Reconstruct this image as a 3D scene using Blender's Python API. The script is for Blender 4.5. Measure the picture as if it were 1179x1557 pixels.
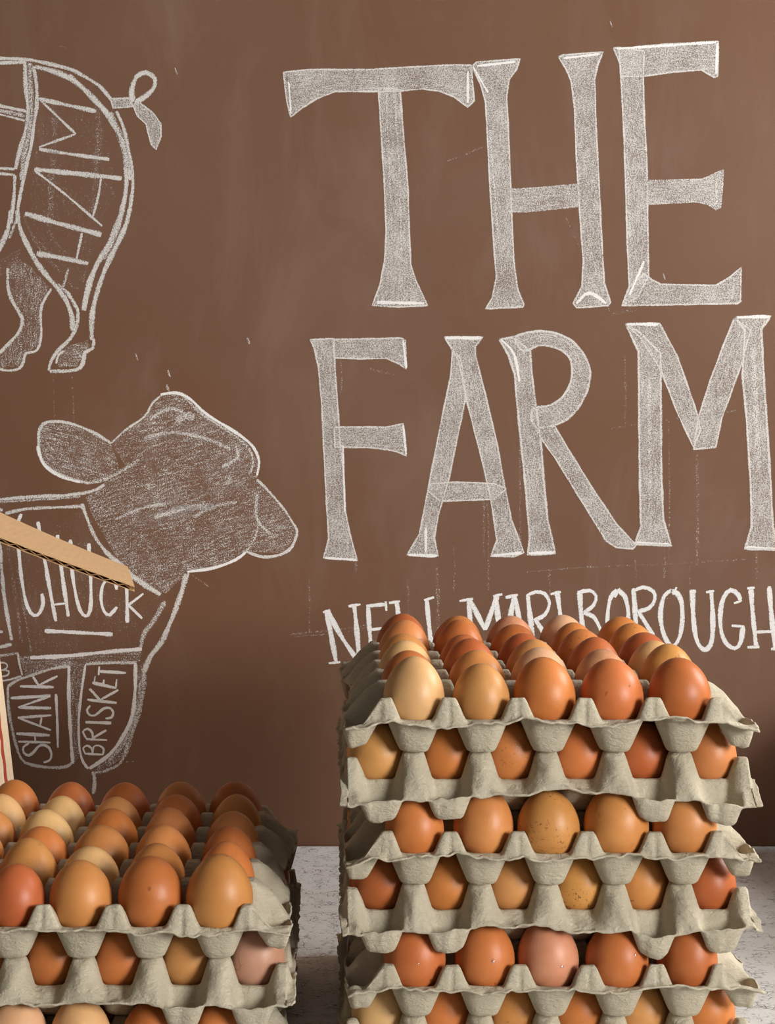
import bpy, bmesh, math, random
import numpy as np
from mathutils import Vector, Matrix
from mathutils.bvhtree import BVHTree

# ------------------------------------------------------------------ scene / camera / light
scene = bpy.context.scene
for o in list(bpy.data.objects):
    bpy.data.objects.remove(o, do_unlink=True)
COL = scene.collection

F_PX, PX, PY = 2496.0, 500.0, 620.0      # focal length and principal point in photo pixels
CAM_Z = 0.5013                            # camera height above the table top (table top is z = 0)
WALL_Y = 1.881                            # distance to the painted chalkboard wall

cam_d = bpy.data.cameras.new('camera')
cam = bpy.data.objects.new('camera', cam_d)
COL.objects.link(cam)
cam.location = (0, 0, CAM_Z)
cam.rotation_euler = (math.radians(90), 0, 0)
cam_d.sensor_fit = 'HORIZONTAL'
cam_d.sensor_width = 36.0
cam_d.lens = F_PX / 1179.0 * 36.0
cam_d.shift_x = (589.5 - PX) / 1179.0
cam_d.shift_y = -(778.5 - PY) / 1179.0
cam_d.clip_start = 0.05
scene.camera = cam

vs = scene.view_settings
vs.view_transform = 'Standard'
vs.look = 'None'
vs.exposure = 0.0
vs.gamma = 1.0
vs.use_curve_mapping = False

world = bpy.data.worlds.new('room_light')
scene.world = world
world.use_nodes = True
bg = world.node_tree.nodes['Background']
bg.inputs['Color'].default_value = (1.0, 0.90, 0.78, 1)
bg.inputs['Strength'].default_value = 0.13
scene.cycles.transparent_max_bounces = 24

# daylight through the window in the right-hand wall
WIN_X, WIN_Y0, WIN_Y1, WIN_Z0, WIN_Z1 = 1.55, -1.15, 0.22, 0.42, 1.12
WIN2_Y0, WIN2_Y1, WIN2_Z0, WIN2_Z1 = 1.20, 1.83, 0.70, 1.50
def window_light(name, y0, y1, z0, z1, energy, color):
    ld = bpy.data.lights.new(name, 'AREA')
    ld.shape = 'RECTANGLE'
    ld.size = y1 - y0
    ld.size_y = z1 - z0
    ld.energy = energy
    ld.color = color
    lo = bpy.data.objects.new(name, ld)
    COL.objects.link(lo)
    lo.location = (WIN_X + 0.16, (y0 + y1) / 2, (z0 + z1) / 2)
    lo.rotation_euler = (math.radians(90), 0, math.radians(90))
window_light('window_right_room_side_offscreen', WIN_Y0, WIN_Y1, WIN_Z0, WIN_Z1, 108.0, (1.0, 0.97, 0.93))
window_light('window_right_wall_side_offscreen', WIN2_Y0, WIN2_Y1, WIN2_Z0, WIN2_Z1, 37.0, (1.0, 0.98, 0.96))

# ------------------------------------------------------------------ helpers
def lin(c):
    c = c / 255.0
    return c / 12.92 if c <= 0.04045 else ((c + 0.055) / 1.055) ** 2.4

def rgb(r, g, b):
    return (lin(r), lin(g), lin(b), 1.0)

def link(o, parent=None):
    COL.objects.link(o)
    if parent is not None:
        o.parent = parent
    return o

def tag(o, label=None, cat=None, group=None, kind=None):
    if label: o['label'] = label
    if cat: o['category'] = cat
    if group: o['group'] = group
    if kind: o['kind'] = kind
    return o

def obj_from_bm(name, bm, material, parent=None, smooth=False):
    me = bpy.data.meshes.new(name)
    bm.to_mesh(me); bm.free()
    if material: me.materials.append(material)
    if smooth:
        for p in me.polygons: p.use_smooth = True
    return link(bpy.data.objects.new(name, me), parent)

def add_box(bm, x0, x1, y0, y1, z0, z1, bevel=0.0):
    r = bmesh.ops.create_cube(bm, size=1.0)
    vsx = r['verts']
    for v in vsx:
        v.co = Vector(((x0 + x1) / 2 + v.co.x * (x1 - x0), (y0 + y1) / 2 + v.co.y * (y1 - y0), (z0 + z1) / 2 + v.co.z * (z1 - z0)))
    if bevel:
        es = list({e for v in vsx for e in v.link_edges})
        bmesh.ops.bevel(bm, geom=es, offset=bevel, segments=2, affect='EDGES', profile=0.5)

class NT:
    """tiny node-tree helper"""
    def __init__(self, name):
        self.m = bpy.data.materials.new(name)
        self.m.use_nodes = True
        self.t = self.m.node_tree
        self.b = self.t.nodes['Principled BSDF']
        self.out = self.t.nodes['Material Output']
    def n(self, kind, **kw):
        nd = self.t.nodes.new(kind)
        for k, v in kw.items(): setattr(nd, k, v)
        return nd
    def l(self, a, b): self.t.links.new(a, b)
    def setin(self, nd, key, v):
        if hasattr(v, 'is_output'): self.l(v, nd.inputs[key])
        else: nd.inputs[key].default_value = v
    def math(self, op, a, b=0.0, clamp=False):
        nd = self.n('ShaderNodeMath', operation=op, use_clamp=clamp)
        self.setin(nd, 0, a); self.setin(nd, 1, b)
        return nd.outputs[0]
    def noise(self, vec, scale, detail=3.0, rough=0.55, dist=0.0):
        nd = self.n('ShaderNodeTexNoise')
        if vec is not None: self.l(vec, nd.inputs['Vector'])
        nd.inputs['Scale'].default_value = scale
        nd.inputs['Detail'].default_value = detail
        nd.inputs['Roughness'].default_value = rough
        nd.inputs['Distortion'].default_value = dist
        return nd.outputs['Fac']
    def ramp(self, fac, lo_, hi_, a=0.0, b=1.0):
        nd = self.n('ShaderNodeMapRange')
        self.setin(nd, 'Value', fac)
        nd.inputs['From Min'].default_value = lo_; nd.inputs['From Max'].default_value = hi_
        nd.inputs['To Min'].default_value = a; nd.inputs['To Max'].default_value = b
        return nd.outputs[0]
    def mix(self, fac, a, b, blend='MIX'):
        nd = self.n('ShaderNodeMix', data_type='RGBA', blend_type=blend)
        self.setin(nd, 0, fac); self.setin(nd, 6, a); self.setin(nd, 7, b)
        return nd.outputs[2]
    def mapping(self, vec, scale=(1, 1, 1), loc=(0, 0, 0), rot=(0, 0, 0)):
        nd = self.n('ShaderNodeMapping')
        self.l(vec, nd.inputs['Vector'])
        nd.inputs['Scale'].default_value = scale
        nd.inputs['Location'].default_value = loc
        nd.inputs['Rotation'].default_value = rot
        return nd.outputs[0]
    def coord(self, which='Object'):
        return self.n('ShaderNodeTexCoord').outputs[which]
    def bump(self, height, strength, dist):
        nd = self.n('ShaderNodeBump')
        self.l(height, nd.inputs['Height'])
        nd.inputs['Strength'].default_value = strength
        nd.inputs['Distance'].default_value = dist
        self.l(nd.outputs[0], self.b.inputs['Normal'])

# ------------------------------------------------------------------ materials
def mat_wall():
    k = NT('brown_chalkboard_paint')
    c = k.coord()
    big = k.noise(k.mapping(c, (1.6, 1, 1.6)), 1.7, 4, 0.6)
    smear = k.noise(k.mapping(c, (5, 1, 1.6), rot=(0, 0.35, 0)), 2.2, 5, 0.65, 0.6)
    col = k.mix(k.ramp(big, 0.35, 0.7), rgb(115, 82, 60), rgb(122, 91, 74))
    col = k.mix(k.ramp(smear, 0.52, 0.85, 0.0, 0.22), col, rgb(170, 148, 134))
    k.l(col, k.b.inputs['Base Color'])
    k.b.inputs['Roughness'].default_value = 0.6
    k.b.inputs['Specular IOR Level'].default_value = 0.25
    k.bump(k.noise(c, 260, 2), 0.08, 0.001)
    return k.m

def mat_chalk(name, thr, colr, grain=900.0, edge=0.2, streak=0.2, contrast=9.0, uv_edges=True):
    k = NT(name)
    c = k.coord()
    g = k.noise(c, grain, 2.5, 0.7)
    low = k.noise(c, 24, 4, 0.6)
    uv = k.coord('UV')
    sep = k.n('ShaderNodeSeparateXYZ'); k.l(uv, sep.inputs[0])
    st = k.noise(k.mapping(uv, (1.2, 7.0, 1)), 2.6, 4, 0.6)
    v = k.math('ADD', k.math('MULTIPLY', g, 0.84), k.math('MULTIPLY', low, 0.16))
    v = k.math('ADD', v, k.math('MULTIPLY', k.math('SUBTRACT', st, 0.5), streak))
    if uv_edges:
        e = k.math('ABSOLUTE', k.math('SUBTRACT', k.math('MULTIPLY', sep.outputs[1], 2.0), 1.0))
        e = k.math('MULTIPLY', k.math('POWER', e, 3.0), edge)
        v = k.math('SUBTRACT', v, e)
    a = k.math('ADD', k.math('MULTIPLY', k.math('SUBTRACT', v, thr), contrast), 0.5, clamp=True)
    col = k.mix(low, colr, tuple(min(1, x * 1.12) for x in colr[:3]) + (1,))
    k.l(col, k.b.inputs['Base Color'])
    k.b.inputs['Roughness'].default_value = 0.95
    k.b.inputs['Specular IOR Level'].default_value = 0.05
    tr = k.n('ShaderNodeBsdfTransparent')
    mx = k.n('ShaderNodeMixShader')
    k.l(a, mx.inputs[0]); k.l(tr.outputs[0], mx.inputs[1]); k.l(k.b.outputs[0], mx.inputs[2])
    k.l(mx.outputs[0], k.out.inputs['Surface'])
    return k.m

def mat_pulp():
    k = NT('grey_moulded_pulp')
    c = k.coord()
    oi = k.n('ShaderNodeObjectInfo')
    off = k.n('ShaderNodeVectorMath', operation='ADD')
    k.l(c, off.inputs[0])
    cmb = k.n('ShaderNodeCombineXYZ'); k.l(k.math('MULTIPLY', oi.outputs['Random'], 9.0), cmb.inputs[0])
    k.l(cmb.outputs[0], off.inputs[1])
    c = off.outputs[0]
    big = k.noise(c, 22, 4, 0.6)
    fine = k.noise(c, 420, 3, 0.65)
    fibre = k.noise(k.mapping(c, (1, 1, 2.2)), 150, 4, 0.7, 0.8)
    col = k.mix(k.ramp(big, 0.3, 0.7), rgb(182, 173, 152), rgb(198, 189, 168))
    col = k.mix(k.ramp(fine, 0.62, 0.8, 0, 0.55), col, rgb(128, 120, 104))
    col = k.mix(k.ramp(fibre, 0.6, 0.85, 0, 0.35), col, rgb(212, 207, 192))
    k.l(col, k.b.inputs['Base Color'])
    k.b.inputs['Roughness'].default_value = 0.95
    k.b.inputs['Specular IOR Level'].default_value = 0.1
    h = k.math('ADD', k.math('MULTIPLY', fibre, 1.0), k.math('MULTIPLY', fine, 0.35))
    k.bump(h, 0.6, 0.003)
    return k.m

def mat_egg(name, base, speck=0.0, crack=False):
    k = NT(name)
    c = k.coord()
    oi = k.n('ShaderNodeObjectInfo')
    add = k.n('ShaderNodeVectorMath', operation='ADD')
    cmb = k.n('ShaderNodeCombineXYZ'); k.l(k.math('MULTIPLY', oi.outputs['Random'], 7.0), cmb.inputs[0])
    k.l(c, add.inputs[0]); k.l(cmb.outputs[0], add.inputs[1])
    c = add.outputs[0]
    big = k.noise(c, 30, 3, 0.55)
    fine = k.noise(c, 900, 2, 0.5)
    dark = tuple(x * y for x, y in zip(base[:3], (0.86, 0.80, 0.74))) + (1,)
    light = tuple(min(1, x * y) for x, y in zip(base[:3], (1.07, 1.10, 1.12))) + (1,)
    col = k.mix(k.ramp(big, 0.3, 0.7), dark, light)
    hs = k.n('ShaderNodeHueSaturation')
    k.l(k.ramp(oi.outputs['Random'], 0, 1, 0.90, 1.08), hs.inputs['Value'])
    k.l(k.ramp(k.math('FRACT', k.math('MULTIPLY', oi.outputs['Random'], 7.3)), 0, 1, 0.498, 0.511), hs.inputs['Hue'])
    k.l(col, hs.inputs['Color'])
    col = hs.outputs[0]
    col = k.mix(k.ramp(fine, 0.55, 0.8, 0, 0.18), col, dark)
    if speck:
        sp = k.noise(c, 420, 2, 0.6)
        zone = k.noise(c, 45, 2, 0.5)
        f = k.math('MULTIPLY', k.ramp(sp, 0.60, 0.66), k.ramp(zone, 0.40, 0.60), clamp=True)
        col = k.mix(k.math('MULTIPLY', f, speck), col, rgb(92, 48, 22))
    if crack:
        vo = k.n('ShaderNodeTexVoronoi', feature='DISTANCE_TO_EDGE')
        k.l(c, vo.inputs['Vector']); vo.inputs['Scale'].default_value = 70
        zone = k.noise(c, 28, 2, 0.5)
        f = k.math('MULTIPLY', k.ramp(vo.outputs['Distance'], 0.0, 0.035, 1, 0), k.ramp(zone, 0.50, 0.56), clamp=True)
        col = k.mix(k.math('MULTIPLY', f, 0.6), col, rgb(96, 58, 44))
    # a few pore dots
    do = k.noise(c, 130, 1, 0.4)
    col = k.mix(k.ramp(do, 0.775, 0.80, 0, 0.5), col, rgb(90, 44, 20))
    k.l(col, k.b.inputs['Base Color'])
    k.b.inputs['Roughness'].default_value = 0.42
    k.b.inputs['Specular IOR Level'].default_value = 0.35
    k.b.inputs['Subsurface Weight'].default_value = 0.0
    k.bump(k.noise(c, 700, 2), 0.10, 0.0006)
    return k.m

def mat_table():
    k = NT('crackled_white_paint')
    c = k.coord()
    big = k.noise(c, 7, 4, 0.6)
    col = k.mix(k.ramp(big, 0.3, 0.7), rgb(214, 214, 212), rgb(234, 236, 236))
    vo = k.n('ShaderNodeTexVoronoi', feature='DISTANCE_TO_EDGE')
    k.l(k.mapping(c, (0.7, 1.0, 1)), vo.inputs['Vector']); vo.inputs['Scale'].default_value = 190
    zone = k.noise(c, 60, 4, 0.65)
    f = k.math('MULTIPLY', k.ramp(vo.outputs['Distance'], 0.0, 0.09, 1, 0), k.ramp(zone, 0.46, 0.60), clamp=True)
    col = k.mix(k.math('MULTIPLY', f, 0.8), col, rgb(92, 76, 62))
    chips = k.noise(k.mapping(c, (0.6, 1.5, 1)), 150, 3, 0.6)
    col = k.mix(k.ramp(chips, 0.64, 0.70, 0, 0.75), col, rgb(80, 66, 54))
    rust = k.math('MULTIPLY', k.ramp(k.noise(c, 14, 3, 0.5), 0.56, 0.68), k.ramp(k.noise(k.mapping(c, (0.5, 1.4, 1)), 110, 3, 0.6), 0.52, 0.64), clamp=True)
    col = k.mix(k.math('MULTIPLY', rust, 0.7), col, rgb(150, 92, 48))
    k.l(col, k.b.inputs['Base Color'])
    k.b.inputs['Roughness'].default_value = 0.45
    k.bump(k.math('SUBTRACT', 1.0, k.math('MAXIMUM', f, k.ramp(chips, 0.64, 0.70))), 0.5, 0.0012)
    return k.m

def mat_cardboard(name, a, b):
    k = NT(name)
    c = k.coord()
    f = k.noise(k.mapping(c, (3, 3, 1)), 40, 4, 0.6)
    g = k.noise(c, 300, 2, 0.6)
    col = k.mix(k.ramp(f, 0.3, 0.7), a, b)
    col = k.mix(k.ramp(g, 0.55, 0.8, 0, 0.25), col, rgb(130, 92, 54))
    k.l(col, k.b.inputs['Base Color'])
    k.b.inputs['Roughness'].default_value = 0.85
    k.bump(g, 0.15, 0.0006)
    return k.m

def mat_plain(name, col, rough=0.7):
    k = NT(name)
    c = k.coord()
    n = k.noise(c, 12, 4, 0.6)
    d = tuple(x * 0.88 for x in col[:3]) + (1,)
    k.l(k.mix(n, d, col), k.b.inputs['Base Color'])
    k.b.inputs['Roughness'].default_value = rough
    return k.m

CHALK = rgb(218, 216, 213)
M = {
    'wall': mat_wall(),
    'fill': mat_chalk('chalk_rubbed_fill', 0.487, CHALK, streak=0.2, contrast=4.5, uv_edges=False),
    'line': mat_chalk('chalk_line', 0.40, CHALK, edge=0.16, streak=0.16),
    'bright': mat_chalk('chalk_bright_line', 0.34, rgb(238, 238, 238), edge=0.16, streak=0.14),
    'soft': mat_chalk('chalk_soft_line', 0.475, CHALK, edge=0.14, streak=0.2),
    'smudge': mat_chalk('chalk_smudge', 0.565, CHALK, streak=0.35, uv_edges=False),
    'haze': mat_chalk('chalk_haze', 0.655, CHALK, streak=0.25, uv_edges=False),
    'drip': mat_chalk('chalk_drip', 0.60, CHALK, edge=0.10, streak=0.2),
    'pulp': mat_pulp(),
    'table': mat_table(),
    'card': mat_cardboard('brown_cardboard', rgb(214, 172, 124), rgb(224, 184, 138)),
    'card_edge': mat_cardboard('cut_cardboard_edge', rgb(150, 108, 66), rgb(196, 150, 100)),
    'card_pale': mat_cardboard('pale_cardboard', rgb(232, 208, 172), rgb(240, 218, 186)),
    'red': mat_plain('red_print', rgb(186, 70, 48)),
    'plaster': mat_plain('white_plaster', rgb(226, 220, 210)),
    'floor': mat_plain('grey_floor', rgb(120, 108, 96)),
    'wood': mat_plain('white_painted_wood', rgb(214, 212, 208)),
}

# ------------------------------------------------------------------ the setting
bm = bmesh.new(); add_box(bm, -2.2, 1.75, WALL_Y, WALL_Y + 0.12, -0.76, 2.3)
wall_back = tag(obj_from_bm('wall_back', bm, M['wall']), 'brown chalkboard-painted wall covered in white chalk lettering and animal drawings', kind='structure')
bm = bmesh.new(); add_box(bm, -2.2, 1.75, -2.0, WALL_Y + 0.12, -0.86, -0.76)
tag(obj_from_bm('floor', bm, M['floor']), 'plain grey floor under the table', kind='structure')
bm = bmesh.new()
t0, t1 = WIN_X, WIN_X + 0.20
add_box(bm, t0, t1, -2.0, WIN_Y0, -0.76, 2.3)
add_box(bm, t0, t1, WIN_Y1, WIN2_Y0, -0.76, 2.3)
add_box(bm, t0, t1, WIN2_Y1, WALL_Y, -0.76, 2.3)
for wy0, wy1, wz0, wz1 in ((WIN_Y0, WIN_Y1, WIN_Z0, WIN_Z1), (WIN2_Y0, WIN2_Y1, WIN2_Z0, WIN2_Z1)):
    add_box(bm, t0, t1, wy0, wy1, -0.76, wz0)
    add_box(bm, t0, t1, wy0, wy1, wz1, 2.3)
tag(obj_from_bm('wall_right', bm, M['plaster']), 'white plaster side wall with two window openings', kind='structure')
fw = 0.03
for nm, lab, wy0, wy1, wz0, wz1 in (('window_1', 'long low white window frame in the side wall', WIN_Y0, WIN_Y1, WIN_Z0, WIN_Z1), ('window_2', 'smaller white window frame close to the chalkboard wall', WIN2_Y0, WIN2_Y1, WIN2_Z0, WIN2_Z1)):
    bm = bmesh.new()
    add_box(bm, t0 + .03, t0 + .09, wy0, wy1, wz0, wz0 + fw, 0.004)
    add_box(bm, t0 + .03, t0 + .09, wy0, wy1, wz1 - fw, wz1, 0.004)
    add_box(bm, t0 + .03, t0 + .09, wy0, wy0 + fw, wz0 + fw, wz1 - fw, 0.004)
    add_box(bm, t0 + .03, t0 + .09, wy1 - fw, wy1, wz0 + fw, wz1 - fw, 0.004)
    tag(obj_from_bm(nm, bm, M['wood']), lab, kind='structure')

# table: painted top, apron, legs
TB = bpy.data.objects.new('table', None); link(TB); TB.location = (-0.2, 1.4, -0.76)
tag(TB, 'long table with crackled white paint against the chalkboard wall', 'table')
def part_box(name, parent, material, *a, bevel=0.003):
    b = bmesh.new(); add_box(b, *a, bevel=bevel)
    o = obj_from_bm(name, b, material, parent)
    o.matrix_parent_inverse = Matrix.Translation(-Vector(parent.location))
    return o
part_box('table_top', TB, M['table'], -1.7, 1.45, 0.98, WALL_Y - 0.002, -0.035, 0.0)
part_box('apron', TB, M['wood'], -1.6, 1.35, 1.02, 1.045, -0.13, -0.035)
part_box('apron', TB, M['wood'], -1.6, 1.35, 1.80, 1.825, -0.13, -0.035)
for lx in (-1.62, 1.31):
    for ly in (1.0, 1.79):
        part_box('leg', TB, M['wood'], lx, lx + .06, ly, ly + .06, -0.76, -0.035)

# ------------------------------------------------------------------ chalk on the wall
S = WALL_Y / F_PX
def W(u, v, layer=0.0):
    """photo pixel -> point on the wall plane"""
    return Vector(((u - PX) * S, WALL_Y - 0.00004 - layer, CAM_Z - (v - PY) * S))

def smooth_pts(pts, step=6.0):
    if len(pts) < 3:
        (x0, y0), (x1, y1) = pts[0], pts[-1]
        n = max(2, int(math.hypot(x1 - x0, y1 - y0) / step))
        return [(x0 + (x1 - x0) * i / n, y0 + (y1 - y0) * i / n) for i in range(n + 1)]
    P = [pts[0]] + list(pts) + [pts[-1]]
    out = []
    for i in range(1, len(P) - 2):
        p0, p1, p2, p3 = P[i - 1], P[i], P[i + 1], P[i + 2]
        n = max(2, int(math.hypot(p2[0] - p1[0], p2[1] - p1[1]) / step))
        for j in range(n):
            t = j / n
            q = []
            for d in (0, 1):
                q.append(0.5 * (2 * p1[d] + (p2[d] - p0[d]) * t + (2 * p0[d] - 5 * p1[d] + 4 * p2[d] - p3[d]) * t * t + (3 * p1[d] - p0[d] - 3 * p2[d] + p3[d]) * t ** 3))
            out.append(tuple(q))
    out.append(pts[-1])
    return out

class Chalk:
    rng = random.Random(5)
    def __init__(self, name, label, parent=None):
        self.bm = bmesh.new(); self.uv = self.bm.loops.layers.uv.new('UV')
        self.mats = []; self.name = name; self.label = label; self.k = 0
        self.parent = parent
    def mi(self, key):
        if key not in self.mats: self.mats.append(key)
        return self.mats.index(key)
    def lay(self, base):
        self.k += 1
        return base + 0.000006 * (self.k % 12)
    def line(self, pts, w, mat='line', curve=True, taper=True):
        pts = smooth_pts(pts) if curve else [q for a, b in zip(pts[:-1], pts[1:]) for q in smooth_pts([a, b])[:-1]] + [pts[-1]]
        L = self.lay(0.00010); mi = self.mi(mat)
        n = len(pts); u = self.rng.uniform(0, 50); prev = None
        ph = self.rng.uniform(0, 6)
        for i, (x, y) in enumerate(pts):
            a = pts[max(0, i - 1)]; b = pts[min(n - 1, i + 1)]
            dx, dy = b[0] - a[0], b[1] - a[1]; d = math.hypot(dx, dy) or 1
            nx, ny = -dy / d, dx / d
            ww = w * (0.5 + 0.07 * math.sin(i * 0.9 + ph) + 0.05 * math.sin(i * 0.37 + 2 * ph))
            if taper and (i == 0 or i == n - 1): ww *= 0.72
            if i: u += math.hypot(x - pts[i - 1][0], y - pts[i - 1][1]) / 60.0
            v1 = self.bm.verts.new(W(x + nx * ww, y + ny * ww, L)); v2 = self.bm.verts.new(W(x - nx * ww, y - ny * ww, L))
            if prev:
                f = self.bm.faces.new((prev[0], v1, v2, prev[1])); f.material_index = mi
                for lp, uvc in zip(f.loops, ((prev[2], 0), (u, 0), (u, 1), (prev[2], 1))): lp[self.uv].uv = uvc
            prev = (v1, v2, u)
    def fill(self, pts, mat='fill', ang=None):
        L = self.lay(0.0); mi = self.mi(mat)
        vv = [self.bm.verts.new(W(x, y, L)) for x, y in pts]
        f = self.bm.faces.new(vv); f.material_index = mi; f.normal_update()
        if ang is None:
            x0 = min(p[0] for p in pts); x1 = max(p[0] for p in pts); y0 = min(p[1] for p in pts); y1 = max(p[1] for p in pts)
            ang = 90 if (y1 - y0) > (x1 - x0) else 0
        ca, sa = math.cos(math.radians(ang)), math.sin(math.radians(ang)); o = self.rng.uniform(0, 40)
        for lp, (x, y) in zip(f.loops, pts):
            lp[self.uv].uv = ((x * ca + y * sa) / 60.0 + o, (-x * sa + y * ca) / 60.0)
    def solid(self, pts, w=3.0, mat='fill', edge='line', ang=None, curve=False):
        if curve: pts = smooth_pts(list(pts) + [pts[0]], 7)[:-1]
        self.fill(pts, mat, ang)
        if w:
            self.line(list(pts) + [pts[0]], w, edge, curve=False, taper=False)
    def build(self):
        bmesh.ops.triangulate(self.bm, faces=[f for f in self.bm.faces if len(f.verts) > 4], ngon_method='EAR_CLIP')
        me = bpy.data.meshes.new(self.name); self.bm.to_mesh(me); self.bm.free()
        for key in self.mats: me.materials.append(M[key])
        o = link(bpy.data.objects.new(self.name, me), self.parent or wall_back)
        o['label'] = self.label
        return o

def Z(ox, oy, sc):
    return lambda pts: [(ox + x / sc, oy + y / sc) for x, y in pts]

a = Z(420, 60, 3.103); b = Z(800, 50, 3.111); c_ = Z(450, 470, 3.186); d_ = Z(760, 470, 2.814)

ch = Chalk('chalk_letter', 'big serif chalk letter T')
ch.solid(a([(35,155),(160,142),(430,143),(640,130),(840,120),(920,122),(935,290),(905,320),(840,270),(770,243),(690,233),(590,243),(480,245),(280,245),(190,280),(120,325),(70,365),(50,290)]))
ch.solid(a([(483,230),(585,235),(605,500),(622,700),(628,900),(635,1060),(660,1140),(715,1255),(580,1262),(455,1255),(490,1160),(512,1050),(520,900),(512,700),(500,500)]))
ch.line(a([(520,250),(535,600),(545,900)]), 4, 'soft'); ch.line(a([(560,260),(585,700),(590,1000)]), 5, 'soft'); ch.line(a([(475,1240),(700,1245)]), 5, 'bright')
ch.line(a([(60,200),(70,350)]), 3, 'bright'); ch.line(a([(905,150),(905,300)]), 4, 'bright')
ch.build()
ch = Chalk('chalk_letter', 'big serif chalk letter H')
ch.solid(a([(925,130),(945,107),(1150,92),(1135,140),(1100,190),(1088,270),(1095,400),(1105,650),(1115,900),(1122,1050),(1140,1180),(1170,1250),(1165,1262),(990,1270),(1020,1220),(1040,1120),(1030,1000),(1010,700),(1000,500),(990,300),(965,210)]))
ch.solid(b([(155,115),(175,105),(365,90),(340,150),(325,220),(330,400),(340,600),(350,800),(360,1000),(370,1180),(400,1275),(390,1290),(240,1300),(225,1280),(265,1200),(272,1080),(255,850),(240,600),(230,350),(215,230),(190,170)]))
ch.solid([(775,288),(800,287),(879,280),(880,314),(800,322),(770,322)], 3, edge='soft')
ch.line(a([(1010,420),(1030,700),(1050,950)]), 6, 'soft'); ch.line(a([(930,130),(1000,250)]), 3, 'bright'); ch.line(a([(950,125),(1130,105)]), 4, 'bright')
ch.line(b([(180,120),(350,100)]), 4, 'bright'); ch.line(b([(240,1280),(300,1230),(380,1280)]), 5, 'bright'); ch.line([(776,302),(878,294)], 4, 'soft')
ch.build()
ch = Chalk('chalk_letter', 'big serif chalk letter E')
ch.solid(b([(415,72),(440,70),(560,85),(555,205),(560,400),(572,600),(575,800),(578,1000),(580,1150),(530,1250),(455,1290),(490,1200),(480,1000),(475,800),(465,500),(455,300),(447,150)]))
ch.solid(b([(440,75),(650,55),(910,40),(908,205),(890,210),(830,175),(700,185),(555,205),(450,205)]))
ch.solid(b([(572,700),(830,692),(880,675),(935,645),(922,825),(900,835),(860,810),(800,798),(690,805),(575,810)]), 3, edge='soft')
ch.solid(b([(490,1200),(560,1140),(600,1170),(640,1190),(900,1195),(960,1160),(1018,1110),(1015,1270),(1000,1280),(455,1290)]))
ch.line(b([(430,75),(900,45)]), 4, 'bright'); ch.line(b([(905,50),(900,195)]), 4, 'bright'); ch.line(b([(490,1240),(560,1080)]), 4, 'bright'); ch.line(b([(985,1160),(975,1260)]), 8, 'soft'); ch.line(b([(900,690),(905,815)]), 6, 'soft')
ch.line(b([(480,600),(495,1000)]), 6, 'soft')
ch.build()
ch = Chalk('chalk_letter', 'big serif chalk letter F')
ch.solid(c_([(70,148),(185,143),(190,300),(205,500),(215,650),(230,800),(240,980),(260,1080),(297,1218),(135,1205),(160,1110),(150,950),(140,750),(125,450),(110,280),(90,190)]))
ch.solid(c_([(180,148),(510,140),(530,150),(535,290),(500,265),(440,238),(300,240),(185,235)]), 3)
ch.solid(c_([(185,572),(440,572),(520,555),(535,710),(490,690),(440,680),(350,670),(190,668)]), 3)
ch.line(c_([(228,660),(238,980)]), 3, 'bright'); ch.line(c_([(140,1205),(295,1215)]), 4, 'bright'); ch.line(c_([(520,150),(535,285)]), 4, 'bright'); ch.line(c_([(520,560),(535,705)]), 4, 'bright')
ch.build()
ch = Chalk('chalk_letter', 'big serif chalk letter A')
ch.solid(c_([(760,200),(800,240),(825,420),(740,830),(690,1000),(670,1110),(690,1195),(540,1190),(600,1090),(655,800),(720,470),(750,330)]), 3)
ch.solid(c_([(720,135),(905,135),(870,180),(870,220),(915,400),(975,650),(1010,850),(1045,1020),(1105,1180),(1060,1198),(945,1198),(975,1120),(950,950),(910,760),(825,430),(790,250),(755,190)]), 3)
ch.solid(c_([(655,845),(780,838),(960,845),(1020,870),(960,920),(860,925),(700,930),(640,880)]), 3)
ch.line(c_([(725,140),(900,140)]), 5, 'bright'); ch.line(c_([(545,1190),(685,1195)]), 5, 'bright'); ch.line(c_([(950,1195),(1095,1180)]), 5, 'bright'); ch.line(c_([(630,1060),(630,1180)]), 4, 'bright')
ch.build()
ch = Chalk('chalk_letter', 'big serif chalk letter R')
ch.solid(d_([(0,130),(60,120),(130,180),(140,300),(160,450),(180,600),(190,750),(205,900),(238,1045),(120,1050),(130,980),(115,800),(95,600),(75,400),(65,280),(40,200)]), 4)
ch.solid(d_([(60,120),(130,98),(220,98),(300,130),(350,180),(385,250),(380,330),(345,410),(290,470),(220,500),(150,500),(140,430),(220,410),(275,370),(305,310),(310,250),(295,200),(240,165),(170,155),(100,180)]), 4, ang=45, curve=True)
ch.solid(d_([(150,510),(235,500),(300,610),(400,770),(500,920),(585,1010),(570,1025),(500,1020),(455,990),(400,900),(320,770),(240,640),(190,570)]), 3, ang=57)
ch.line(d_([(70,150),(180,110),(270,130),(340,210),(350,300)]), 4, 'soft'); ch.line(d_([(5,130),(60,190),(85,310)]), 4, 'bright'); ch.line(d_([(125,1045),(235,1040)]), 5, 'bright')
ch.build()
ch = Chalk('chalk_letter', 'big serif chalk letter M')
ch.solid(d_([(540,65),(600,100),(690,190),(690,400),(692,700),(700,900),(735,1012),(580,1005),(605,930),(600,700),(597,400),(595,180)]), 4)
ch.solid(d_([(540,62),(685,62),(760,200),(850,460),(860,520),(830,590),(760,440),(690,260),(600,120)]), 3, ang=65)
ch.solid(d_([(1005,40),(1075,90),(1030,250),(950,470),(925,590),(830,600),(850,470),(900,310),(960,150)]), 3, ang=112)
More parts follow.
